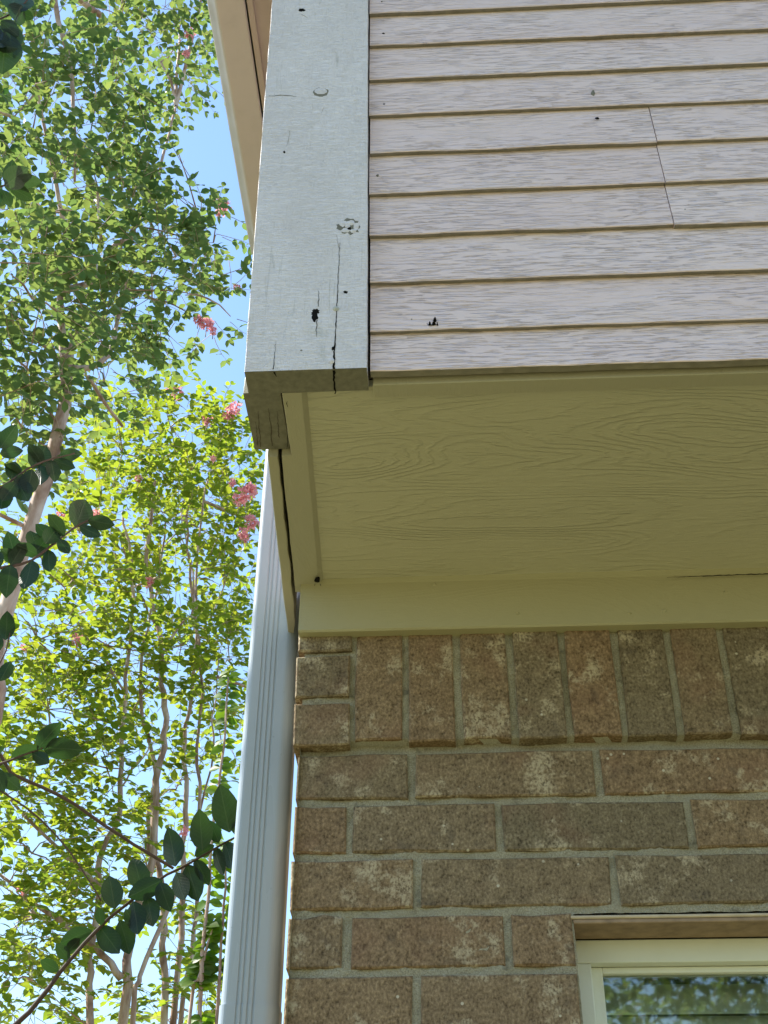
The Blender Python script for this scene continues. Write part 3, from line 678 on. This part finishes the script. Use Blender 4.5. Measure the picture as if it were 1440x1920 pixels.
class Tree:
    def __init__(s, name, base, label, cat, group, seed, leaf_mat, leaf=.05):
        s.root = empty(name, base, label, cat, group); s.r = np.random.default_rng(seed); s.rr = random.Random(seed)
        s.stems = []; s.pos = []; s.dir = []; s.nrm = []; s.size = []; s.mat = leaf_mat; s.leaf = leaf; s.tw = MB()
    def stem(s, pts, r0, r1, name='trunk', n=8, wob=.012, bark=None):
        # smooth the path
        P = [Vector(p) for p in pts]; Q = []
        for i in range(len(P)-1):
            p0, p1, p2, p3 = P[max(i-1,0)], P[i], P[i+1], P[min(i+2,len(P)-1)]
            m = max(3, int((p2-p1).length/.12))
            for k in range(m):
                t = k/m
                Q.append(.5*((2*p1)+(p2-p0)*t+(2*p0-5*p1+4*p2-p3)*t*t+(3*p1-p0-3*p2+p3)*t**3))
        Q.append(P[-1]); m = len(Q)
        Q = [q+Vector((s.rr.uniform(-wob, wob), s.rr.uniform(-wob, wob), 0)) if 0 < i < m-1 else q for i, q in enumerate(Q)]
        rad = [(r0+(r1-r0)*(i/(m-1)))*s.rr.uniform(.93, 1.07) for i in range(m)]
        mb = MB(); mb.tube(Q, rad, n); mb.obj(name, bark or BARK, s.root, True); s.stems += Q
        return Q
    def twig(s, p, d, ln, leaf=None, thick=.0022):
        r = s.rr; leaf = leaf or s.leaf; d = Vector(d).normalized(); p = Vector(p); pts = [p.copy()]
        n = max(4, int(ln/(leaf*.55))); st = ln/n
        for i in range(n):
            d = (d + Vector((r.gauss(0, .09), r.gauss(0, .09), r.gauss(-.02, .08)))).normalized(); p = p + d*st; pts.append(p.copy())
            if i < 1: continue
            side = d.cross(Vector((r.gauss(0, .35), r.gauss(0, .35), 1))).normalized()
            for sg in (-1, 1):
                if r.random() < .10: continue
                ld = (side*sg*1.0 + d*r.uniform(.25, .9) + Vector((0, 0, r.uniform(-.35, .25)))).normalized()
                nn = (Vector((r.gauss(0, .45), r.gauss(0, .45), 1)))
                s.pos.append(p + side*sg*.003); s.dir.append(ld); s.nrm.append(nn); s.size.append(leaf*r.uniform(.6, 1.15)*(1-.35*i/n))
        s.pos.append(p); s.dir.append(d); s.nrm.append(Vector((r.gauss(0, .4), r.gauss(0, .4), 1))); s.size.append(leaf*.6)
        s.tw.tube(pts[::2] if len(pts) > 6 else pts, [thick*(1-.7*i/len(pts)) for i in range(len(pts[::2] if len(pts) > 6 else pts))], 3, False)
    def clump(s, c, rx, ry, rz, n, ln=(.18, .42), bias=(0, 0, .15), connect=True, leaf=None):
        c = Vector(c); r = s.rr
        if connect and s.stems:
            q = min(s.stems, key=lambda t: (t-c).length + max(0, t.z-c.z)*1.5)
            mid = q.lerp(c, .5) + Vector((r.gauss(0, .06), r.gauss(0, .06), r.uniform(0, .12)))*min(1, (q-c).length)
            a = max(.004, .012*min(1, (q-c).length))
            s.tw.tube([q, q.lerp(mid, .5)+Vector((r.gauss(0,.015), r.gauss(0,.015), 0)), mid, mid.lerp(c, .5)+Vector((r.gauss(0,.015), r.gauss(0,.015), 0)), c], [a, a*.85, a*.7, a*.5, a*.3], 5, False)
        hubs = [c] + [c + Vector((r.gauss(0, .4)*rx, r.gauss(0, .4)*ry, r.gauss(0, .4)*rz)) for _ in range(max(2, n//12))]
        for hb in hubs[1:]: s.tw.tube([c, c.lerp(hb, .5)+Vector((0,0,.02)), hb], [.005, .004, .0025], 4, False)
        for _ in range(n):
            hb = r.choice(hubs)
            while True:
                v = Vector((r.uniform(-1, 1), r.uniform(-1, 1), r.uniform(-1, 1)))
                if v.length < 1: break
            p = c + Vector((v.x*rx, v.y*ry, v.z*rz)); d = (p-hb)
            d = d.normalized() if d.length > .01 else Vector((0, 0, 1))
            d = d + Vector(bias) + Vector((r.gauss(0, .3), r.gauss(0, .3), r.gauss(0, .25)))
            s.twig(p, d, r.uniform(*ln), leaf)
    def flower(s, p, size=.07, up=(0, 0, 1)):
        r = s.rr; p = Vector(p); pos, di, nr, sz = [], [], [], []; up = Vector(up).normalized()
        for _ in range(80):
            v = Vector((r.gauss(0, 1), r.gauss(0, 1), r.gauss(0, 1.2))).normalized()*r.uniform(.3, 1)*size*.62
            pos.append(p+v); di.append(v.normalized()+Vector((r.gauss(0,.6), r.gauss(0,.6), r.gauss(0,.6)))); nr.append(Vector((r.gauss(0,1), r.gauss(0,1), r.gauss(0,1)))); sz.append(r.uniform(.014, .027)*size/.07)
        sz = np.array(sz); quad_leaves('flower_cluster', pos, di, nr, sz, sz*.48, PETAL, s.root, .5, .5)
        s.tw.tube([p - up*size*1.6, p], [.003, .002], 4, False)
    def single(s, pos, di, nr, sz, picks, wr):
        """the leaves that show largest in the picture become objects of their own, sharing one mesh"""
        d = pos - np.array(CAM); wz = d @ np.array(FW); px = 720+F_PX*(d @ np.array(RT))/wz; py = 960-F_PX*(d @ np.array(UP))/wz
        app = np.where((px > 0) & (px < 480) & (py > 0) & (py < 1920), sz/wz, 0); idx = np.argsort(-app)[:picks]; idx = idx[app[idx] > 0]
        t = quad_leaves('leaf', [(0, 0, 0)], [(0, 1, 0)], [(0, 0, 1)], [1.], [wr], LEAF_ARGS[s.mat.name], None); me = t.data; bpy.data.objects.remove(t)
        for i in idx:
            y = Vector(di[i]).normalized(); x = y.cross(Vector(nr[i])).normalized(); z = x.cross(y)
            m = (Matrix((x, y, z)).transposed()*sz[i]).to_4x4(); m.translation = Vector(pos[i]) - s.root.location
            o = bpy.data.objects.new('leaf', me); COL.objects.link(o); o.parent = s.root; o.matrix_basis = m
        keep = np.ones(len(sz), bool); keep[idx] = False
        return pos[keep], di[keep], nr[keep], sz[keep]
    def finish(s, picks=0, wr=.30):
        sz = np.array(s.size); pos = np.array([tuple(p) for p in s.pos]); di = np.array([tuple(p) for p in s.dir]); nr = np.array([tuple(p) for p in s.nrm])
        if picks:
            pos, di, nr, sz = s.single(pos, di, nr, sz, picks, wr)
        o = quad_leaves('crown', pos, di, nr, sz, sz*wr, s.mat, s.root); o['kind'] = 'stuff'
        if s.tw.v: o = s.tw.obj('twigs', BARK, s.root, True); o['kind'] = 'stuff'
        return len(sz)

def inframe(p):
    d = Vector(p)-CAM; wz = d.dot(FW); return 720+F_PX*d.dot(RT)/wz, 960-F_PX*d.dot(UP)/wz

# tree A: the taller crape myrtle at the left
RA = 4.4
A_base = Vector((-2.75, 2.05, 0))
tA = Tree('crape_myrtle', A_base, 'tall crape myrtle leaning in from the left edge with thick peeling trunk', 'tree', 'crape myrtles beside the house', 11, LEAF_A, .078)
low = far(-70, 1450, RA)
tA.stem([A_base, A_base.lerp(low, .5)+Vector((-.12, 0, .1)), low, far(-8, 1215, RA), far(40, 1045, RA), far(88, 890, RA), far(120, 760, RA), far(130, 650, RA)], .060, .026, n=10, wob=.004)
tA.stem([far(122, 745, RA), far(118, 640, RA), far(112, 560, RA), far(125, 505, RA), far(120, 420, RA-.1), far(95, 300, RA-.2), far(60, 120, RA-.3)], .020, .007, 'branch', 7, .004)
tA.stem([far(130, 690, RA), far(165, 690, RA), far(205, 665, RA), far(218, 610, RA+.1), far(240, 520, RA+.2)], .017, .007, 'branch', 7, .004)
tA.stem([far(118, 545, RA), far(170, 530, RA), far(188, 500, RA), far(215, 460, RA), far(245, 440, RA), far(290, 350, RA+.1), far(330, 200, RA+.2)], .017, .006, 'branch', 7, .004)
tA.stem([far(165, 705, RA), far(195, 755, RA+.1), far(230, 800, RA+.2)], .010, .007, 'branch', 6, .003)
tA.stem([far(140, 340, RA-.3), far(140, 240, RA-.3), far(132, 130, RA-.3), far(110, 40, RA-.3), far(95, -60, RA-.3)], .006, .016, 'branch', 7, .004)
tA.stem([far(125, 105, RA-.3), far(75, 165, RA-.3), far(25, 220, RA-.35)], .007, .003, 'branch', 5, .003)
tA.stem([far(190, 30, RA-.2), far(150, 0, RA-.2), far(110, -40, RA-.3)], .018, .022, 'branch', 7, .003)
tA.stem([far(190, 455, RA+.1), far(185, 400, RA+.1), far(183, 350, RA+.1)], .009, .007, 'branch', 6, .002)
# foliage masses: (px, py, width px, height px, distance, twigs)
def mass(t, lst, dens=1., ln=(.18, .40), depth=.35, bias=(0, 0, .1), leaf=None):
    for (x, y, wx, wy, dist, n) in lst:
        if t.root.name.endswith(".001") and y > 1150: n *= 1.8 if y < 1400 else 2.5
        c = far(x, y, dist); sl = (c-CAM).length/F_PX
        t.clump(c, wx*sl*.5, depth, wy*sl*.5, int(n*dens), ln, bias, True, leaf)
mass(tA, [(60, 60, 220, 190, 4.1, 46), (230, 40, 220, 150, 4.5, 52), (320, 100, 110, 120, 4.8, 30), (180, 190, 180, 150, 4.3, 36), (60, 250, 170, 160, 4.2, 34),
          (345, 30, 120, 110, 4.9, 26), (200, 290, 130, 120, 4.5, 32), (90, 400, 200, 170, 4.2, 44), (240, 410, 170, 120, 4.5, 36), (370, 400, 110, 60, 4.6, 15), (400, 455, 90, 40, 4.5, 9),
          (60, 560, 180, 150, 4.1, 40), (200, 520, 170, 130, 4.5, 40), (285, 560, 110, 90, 4.6, 22), (390, 560, 110, 55, 4.6, 11), (330, 480, 100, 60, 4.6, 14),
          (50, 690, 150, 130, 4.2, 34), (190, 640, 120, 80, 4.5, 20), (40, 800, 130, 110, 4.4, 20), (195, 715, 90, 50, 4.6, 9)], 1.5, (.12, .28), .36)
# the crown goes on above and to the left, outside the picture
for c, n in ((far(-220, 500, 4.2), 80), (far(-260, 150, 4.3), 80), (far(-120, -260, 4.3), 90), (far(190, -250, 4.6), 80), (far(420, -300, 5.4), 40), (far(-300, 850, 4.3), 60)):
    tA.clump(c, .62, .6, .55, n)
for x, y, sz in ((355, 62, .085), (350, 100, .06), (275, 318, .06), (247, 313, .045), (404, 373, .06), (420, 385, .085), (412, 398, .06), (388, 608, .09), (372, 600, .06), (400, 622, .05), (445, 540, .05)):
    tA.flower(far(x, y, 4.55), sz*.62)
tA.finish(290)

# tree B: the multi-stemmed crape myrtle further back
RB = 7.0
B_base = Vector((far(260, 1900, RB).x, far(260, 1900, RB).y, 0))
tB = Tree('crape_myrtle', B_base, 'slender many stemmed crape myrtle with yellow green sunlit leaves behind the downspout', 'tree', 'crape myrtles beside the house', 23, LEAF_B, .084)
def stemB(px, r0, r1, dd=0., base=True, name='trunk'):
    P = [far(x, y, RB+dd) for x, y in px]
    if base: P = [B_base + Vector((P[0].x-B_base.x, P[0].y-B_base.y, 0))*.45] + [B_base.lerp(P[0], .5)*1 + Vector(((P[0].x-B_base.x)*.25, 0, 0))] + P
    tB.stem(P, r0*.72, r1*.8, name, 8, .012)
stemB([(232, 1925), (236, 1800), (262, 1700), (285, 1600), (290, 1500), (305, 1400), (312, 1345), (302, 1280), (300, 1200), (282, 1110), (276, 1030), (290, 900)], .055, .014)
stemB([(310, 1925), (305, 1800), (308, 1720), (300, 1640), (282, 1590), (284, 1500), (292, 1430), (270, 1350), (262, 1270), (275, 1180), (300, 1080), (310, 980)], .046, .008, .12)
stemB([(165, 1925), (168, 1800), (185, 1660), (190, 1590), (222, 1530), (230, 1430), (232, 1330), (240, 1240), (250, 1120), (230, 960)], .044, .010, -.1)
stemB([(322, 1925), (338, 1760), (342, 1620), (348, 1520), (348, 1440), (345, 1390), (360, 1310), (368, 1220), (362, 1110), (350, 1000), (360, 880)], .040, .009, .2)
stemB([(365, 1720), (368, 1600), (372, 1500), (371, 1400), (378, 1300), (372, 1200), (368, 1060), (390, 900)], .028, .008, .1)
stemB([(250, 1925), (262, 1830), (300, 1740), (345, 1640)], .030, .016, -.15)
stemB([(0, 1640), (60, 1690), (130, 1740), (190, 1790), (228, 1835)], .012, .026, -.1, False, 'branch')
stemB([(185, 1660), (120, 1600), (40, 1520), (-40, 1440)], .018, .007, -.1, False, 'branch')
stemB([(296, 1180), (270, 1130), (240, 1060), (225, 1000)], .012, .006, 0, False, 'branch')
stemB([(300, 1240), (330, 1180), (365, 1130), (340, 960)], .012, .005, 0, False, 'branch')
stemB([(365, 1560), (395, 1440), (400, 1350), (410, 1240)], .010, .005, .2, False, 'branch')
stemB([(236, 1310), (200, 1240), (150, 1180), (120, 1100)], .012, .005, -.1, False, 'branch')
stemB([(225, 1480), (265, 1420), (290, 1390)], .008, .005, -.1, False, 'branch')
mass(tB, [(230, 850, 170, 130, 6.8, 40), (330, 850, 190, 140, 7.1, 50), (420, 870, 120, 130, 7.3, 34), (320, 800, 120, 60, 7.0, 16), (410, 830, 90, 50, 7.2, 12),
          (200, 980, 180, 140, 6.8, 34), (330, 970, 190, 130, 7.1, 40), (430, 960, 110, 150, 7.3, 30), (140, 1090, 180, 130, 6.8, 28), (300, 1080, 190, 130, 7.1, 32), (420, 1100, 120, 140, 7.3, 26),
          (70, 1200, 160, 140, 6.7, 28), (200, 1210, 180, 130, 6.9, 24), (340, 1210, 170, 120, 7.1, 20), (430, 1240, 90, 130, 7.3, 18),
          (90, 1330, 190, 140, 6.8, 28), (250, 1330, 160, 110, 7.1, 13), (410, 1360, 90, 110, 7.3, 12), (60, 1470, 160, 120, 6.8, 20), (200, 1440, 140, 100, 7.0, 12), (330, 1480, 130, 120, 7.3, 9),
          (60, 1600, 160, 120, 6.8, 13), (190, 1560, 130, 90, 7.0, 8), (70, 1720, 180, 130, 6.7, 22), (180, 1660, 120, 90, 7.0, 9), (60, 1840, 150, 130, 6.7, 15), (280, 1640, 120, 120, 7.3, 7),
          (380, 1800, 110, 150, 7.3, 9), (330, 1900, 160, 90, 7.4, 14), (30, 1000, 100, 150, 6.6, 14), (150, 1000, 100, 120, 6.9, 14)], 1.6, (.14, .30), .42, (0, 0, .2))
for c, n in ((far(-160, 1300, 6.9), 60), (far(-140, 1650, 6.9), 40), (far(680, 1050, 7.8), 60), (far(620, 1350, 7.8), 40), (far(330, 1000, 8.0), 60), (far(150, 1150, 7.9), 40)):
    tB.clump(c, .7, .5, .6, n)
for x, y, sz in ((436, 768, .13), (428, 778, .09), (388, 788, .09), (332, 738, .10), (320, 728, .07), (462, 925, .13), (448, 938, .10), (470, 915, .10), (470, 978, .11), (455, 1000, .09), (462, 1010, .06), (260, 898, .06), (115, 965, .07), (180, 962, .06), (145, 1200, .09), (278, 1092, .08), (45, 1215, .06), (345, 1558, .06), (42, 1668, .07), (435, 905, .06), (400, 860, .05)):
    tB.flower(far(x, y, 6.7), sz*.66)
tB.finish(290)

# bright upright shoots close behind the downspout
D_base = Vector((far(400, 1900, 4.6).x, far(400, 1900, 4.6).y, 0))
tD = Tree('myrtle_sucker', D_base, 'upright bright green leafy shoots right beside the downspout', 'shrub', None, 31, LEAF_D, .052)
for px in ([(372, 1925), (380, 1780), (392, 1650), (398, 1560), (415, 1440), (424, 1330), (428, 1270)], [(355, 1925), (372, 1840), (385, 1790), (400, 1740)], [(405, 1925), (412, 1800), (420, 1700), (425, 1600)], [(430, 1925), (440, 1700), (470, 1500)]):
    P = [far(x, y, 4.6) for x, y in px]
    tD.stem([D_base + (P[0]-D_base)*.05, D_base.lerp(P[0], .5)] + P, .014, .004, 'stem', 6, .003)
    for q in tD.stems[-40:]:
        if q.z > 2.2 and rnd.random() < .9:
            for sg in (-1, 1):
                d = Vector((sg, rnd.gauss(0, .4), rnd.uniform(-.6, .25))); tD.pos.append(q); tD.dir.append(d); tD.nrm.append(Vector((rnd.gauss(0, .5), -1.2, rnd.gauss(.5, .4)))); tD.size.append(.058*rnd.uniform(.75, 1.15))
                q2 = q + Vector((0, 0, .03)); tD.pos.append(q2); tD.dir.append(d+Vector((0, .3, .1))); tD.nrm.append(Vector((rnd.gauss(0, .5), -1.2, rnd.gauss(.4, .4)))); tD.size.append(.050*rnd.uniform(.7, 1.1))
tD.finish(120, wr=.34)

# tree C: the near young tree whose branches reach in with big dark leaves
C_base = Vector((-1.75, .55, 0))
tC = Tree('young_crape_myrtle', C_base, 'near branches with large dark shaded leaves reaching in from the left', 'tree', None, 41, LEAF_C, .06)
tC.stem([C_base, C_base+Vector((.05, .02, 1.2)), C_base+Vector((-.03, .05, 2.6)), C_base+Vector((.08, .0, 4.0)), C_base+Vector((.15, -.05, 5.2)), C_base+Vector((.1, -.02, 6.0))], .045, .012, wob=.005)
C_TRUNK = list(tC.stems)
def big_leaf_mesh(seed):
    r = random.Random(seed); rows = 7; V = []; Fc = []
    for i in range(rows+1):
        t = i/rows; wv = .30*(math.sin(math.pi*min(1, t*.96+.02))**.72)*(1.06-.18*t) if 0 < i < rows else .012
        zc_ = -.16*t*t + .02*math.sin(t*5+seed)
        for sgn in (-1, -.5, 0, .5, 1):
            V.append((sgn*wv*(1+r.uniform(-.05, .05)), t, zc_ + .16*abs(sgn)*wv + r.uniform(-.006, .006)))
    for i in range(rows):
        for k in range(4): a = i*5+k; Fc.append((a, a+1, a+6, a+5))
    me = bpy.data.meshes.new('leaf'); me.from_pydata(V, [], Fc); me.materials.append(LEAF_C); me.polygons.foreach_set('use_smooth', [True]*len(me.polygons)); return me
LM = [big_leaf_mesh(k) for k in range(5)]
def leaf_on(branch, px, py, tipx, tipy, dist, k=None, roll=0.):
    a = far(px, py, dist); b = far(tipx, tipy, dist + rnd.uniform(-.012, .012)); d = b-a; ln = d.length
    view = (CAM-a).normalized(); yv = d.normalized(); n0 = (view - yv*view.dot(yv)).normalized()
    n0 = Matrix.Rotation(roll + rnd.gauss(0, .35), 3, yv) @ n0
    if n0.z < 0: n0 = -n0
    xv = yv.cross(n0).normalized(); mw = Matrix((xv*ln, yv*ln, n0*ln)).transposed().to_4x4()
    o = bpy.data.objects.new('leaf', LM[rnd.randrange(5) if k is None else k]); COL.objects.link(o); o.parent = branch
    mw.translation = a; o.matrix_basis = mw
    return o
def branchC(px, dist, r0, r1, root_z=None):
    P = [far(x, y, dist) for x, y in px]; P0 = P[0]
    st = min(C_TRUNK, key=lambda q: abs(q.z-(P0.z-.35)))
    n0 = len(tC.root.children)
    tC.stem([st, st.lerp(P0, .5)+Vector((0, 0, .03))] + P, r0*.55, r1*.8, 'branch', 7, .0015, DARKBARK)
    return [c for c in tC.root.children if c.name.startswith('branch')][-1], P
R1 = 2.28
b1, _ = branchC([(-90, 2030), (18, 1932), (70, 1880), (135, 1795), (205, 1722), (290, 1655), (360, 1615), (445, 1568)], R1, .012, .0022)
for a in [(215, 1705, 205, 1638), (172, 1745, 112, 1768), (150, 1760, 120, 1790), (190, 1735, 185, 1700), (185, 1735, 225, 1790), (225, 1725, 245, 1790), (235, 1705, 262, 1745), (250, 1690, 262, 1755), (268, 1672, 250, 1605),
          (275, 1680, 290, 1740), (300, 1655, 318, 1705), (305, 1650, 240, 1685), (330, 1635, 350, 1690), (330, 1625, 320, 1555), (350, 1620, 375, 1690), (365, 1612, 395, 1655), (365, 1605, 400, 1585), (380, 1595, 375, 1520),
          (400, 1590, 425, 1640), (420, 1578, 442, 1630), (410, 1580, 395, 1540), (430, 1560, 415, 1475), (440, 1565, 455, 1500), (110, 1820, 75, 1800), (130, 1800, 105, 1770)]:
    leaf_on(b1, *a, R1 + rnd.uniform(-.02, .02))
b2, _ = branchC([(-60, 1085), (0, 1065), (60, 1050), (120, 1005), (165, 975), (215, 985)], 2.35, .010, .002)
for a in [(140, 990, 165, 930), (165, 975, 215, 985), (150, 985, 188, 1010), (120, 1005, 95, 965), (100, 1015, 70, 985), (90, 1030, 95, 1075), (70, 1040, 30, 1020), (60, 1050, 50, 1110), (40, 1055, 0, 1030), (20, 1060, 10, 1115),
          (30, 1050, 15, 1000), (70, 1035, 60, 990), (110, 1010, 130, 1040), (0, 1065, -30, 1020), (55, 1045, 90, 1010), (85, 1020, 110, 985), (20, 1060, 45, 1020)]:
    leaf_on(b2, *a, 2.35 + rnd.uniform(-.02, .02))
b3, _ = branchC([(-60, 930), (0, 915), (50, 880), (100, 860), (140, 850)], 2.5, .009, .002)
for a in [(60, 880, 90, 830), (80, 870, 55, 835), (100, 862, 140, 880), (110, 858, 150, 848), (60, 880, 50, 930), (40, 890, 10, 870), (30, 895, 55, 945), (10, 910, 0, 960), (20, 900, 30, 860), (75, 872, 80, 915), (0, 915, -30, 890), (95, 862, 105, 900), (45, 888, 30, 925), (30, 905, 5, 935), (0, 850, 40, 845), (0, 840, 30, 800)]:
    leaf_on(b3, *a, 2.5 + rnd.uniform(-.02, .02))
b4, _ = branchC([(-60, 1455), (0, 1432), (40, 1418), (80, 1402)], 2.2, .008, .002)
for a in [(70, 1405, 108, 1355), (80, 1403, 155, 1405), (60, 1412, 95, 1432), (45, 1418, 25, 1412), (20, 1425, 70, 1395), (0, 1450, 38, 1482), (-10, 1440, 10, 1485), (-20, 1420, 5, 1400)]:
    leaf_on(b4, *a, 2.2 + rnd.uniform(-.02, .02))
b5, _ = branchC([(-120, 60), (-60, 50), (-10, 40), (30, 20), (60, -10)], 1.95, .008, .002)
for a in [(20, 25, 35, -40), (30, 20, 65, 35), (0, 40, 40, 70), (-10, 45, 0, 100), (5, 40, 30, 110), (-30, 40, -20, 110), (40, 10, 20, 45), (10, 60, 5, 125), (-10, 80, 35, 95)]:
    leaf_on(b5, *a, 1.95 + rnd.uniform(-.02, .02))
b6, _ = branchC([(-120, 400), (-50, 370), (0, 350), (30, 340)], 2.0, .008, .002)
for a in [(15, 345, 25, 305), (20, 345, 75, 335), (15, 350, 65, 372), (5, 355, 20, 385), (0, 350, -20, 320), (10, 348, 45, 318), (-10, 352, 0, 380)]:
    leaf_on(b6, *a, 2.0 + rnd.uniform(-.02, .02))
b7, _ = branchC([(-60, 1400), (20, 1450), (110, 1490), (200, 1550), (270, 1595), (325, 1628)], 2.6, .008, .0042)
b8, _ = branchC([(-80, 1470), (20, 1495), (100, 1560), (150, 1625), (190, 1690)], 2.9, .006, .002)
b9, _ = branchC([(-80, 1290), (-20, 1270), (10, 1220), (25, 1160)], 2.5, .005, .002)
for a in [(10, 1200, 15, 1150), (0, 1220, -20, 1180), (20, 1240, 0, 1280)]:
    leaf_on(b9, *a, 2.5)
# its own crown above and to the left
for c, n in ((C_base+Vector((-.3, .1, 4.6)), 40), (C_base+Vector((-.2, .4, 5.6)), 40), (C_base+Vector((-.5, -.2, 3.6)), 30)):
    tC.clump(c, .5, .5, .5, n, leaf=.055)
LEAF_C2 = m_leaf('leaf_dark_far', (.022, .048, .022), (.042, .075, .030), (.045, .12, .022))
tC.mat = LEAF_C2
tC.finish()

# trees across the lawn behind the camera, seen mirrored in the window glass
for k, (bx, by, hgt, sd) in enumerate(((.6, -8.6, 6.4, 51), (3.6, -9.6, 7.0, 52), (-2.9, -10.6, 6.8, 53))):
    bs = Vector((bx, by, 0))
    t = Tree('shade_tree', bs, ['leafy tree mirrored in the middle of the window glass', 'leafy tree mirrored at the right of the window glass', 'leafy tree across the lawn, left of the others in the glass'][k], 'tree', 'trees mirrored in the window', sd, LEAF_A, .085)
    top = t.stem([bs, bs+Vector((.1, 0, 1.6)), bs+Vector((-.1, .1, 3.2)), bs+Vector((.15, 0, hgt-1))], .13, .03, wob=.02)
    for i in range(13):
        a = i*2.4; rr_ = 1.75*math.sqrt((i+.5)/13); t.clump(bs+Vector((rr_*math.cos(a), rr_*math.sin(a), 2.9+(hgt-2.9)*((i*.618) % 1))), .9, .9, .8, 150, (.3, .6), leaf=.12)
    t.finish()
print('bricks', nb, 'objects', len(bpy.data.objects), 'tris', sum(len(p.vertices)-2 for o in bpy.data.objects if o.type == 'MESH' for p in o.data.polygons))
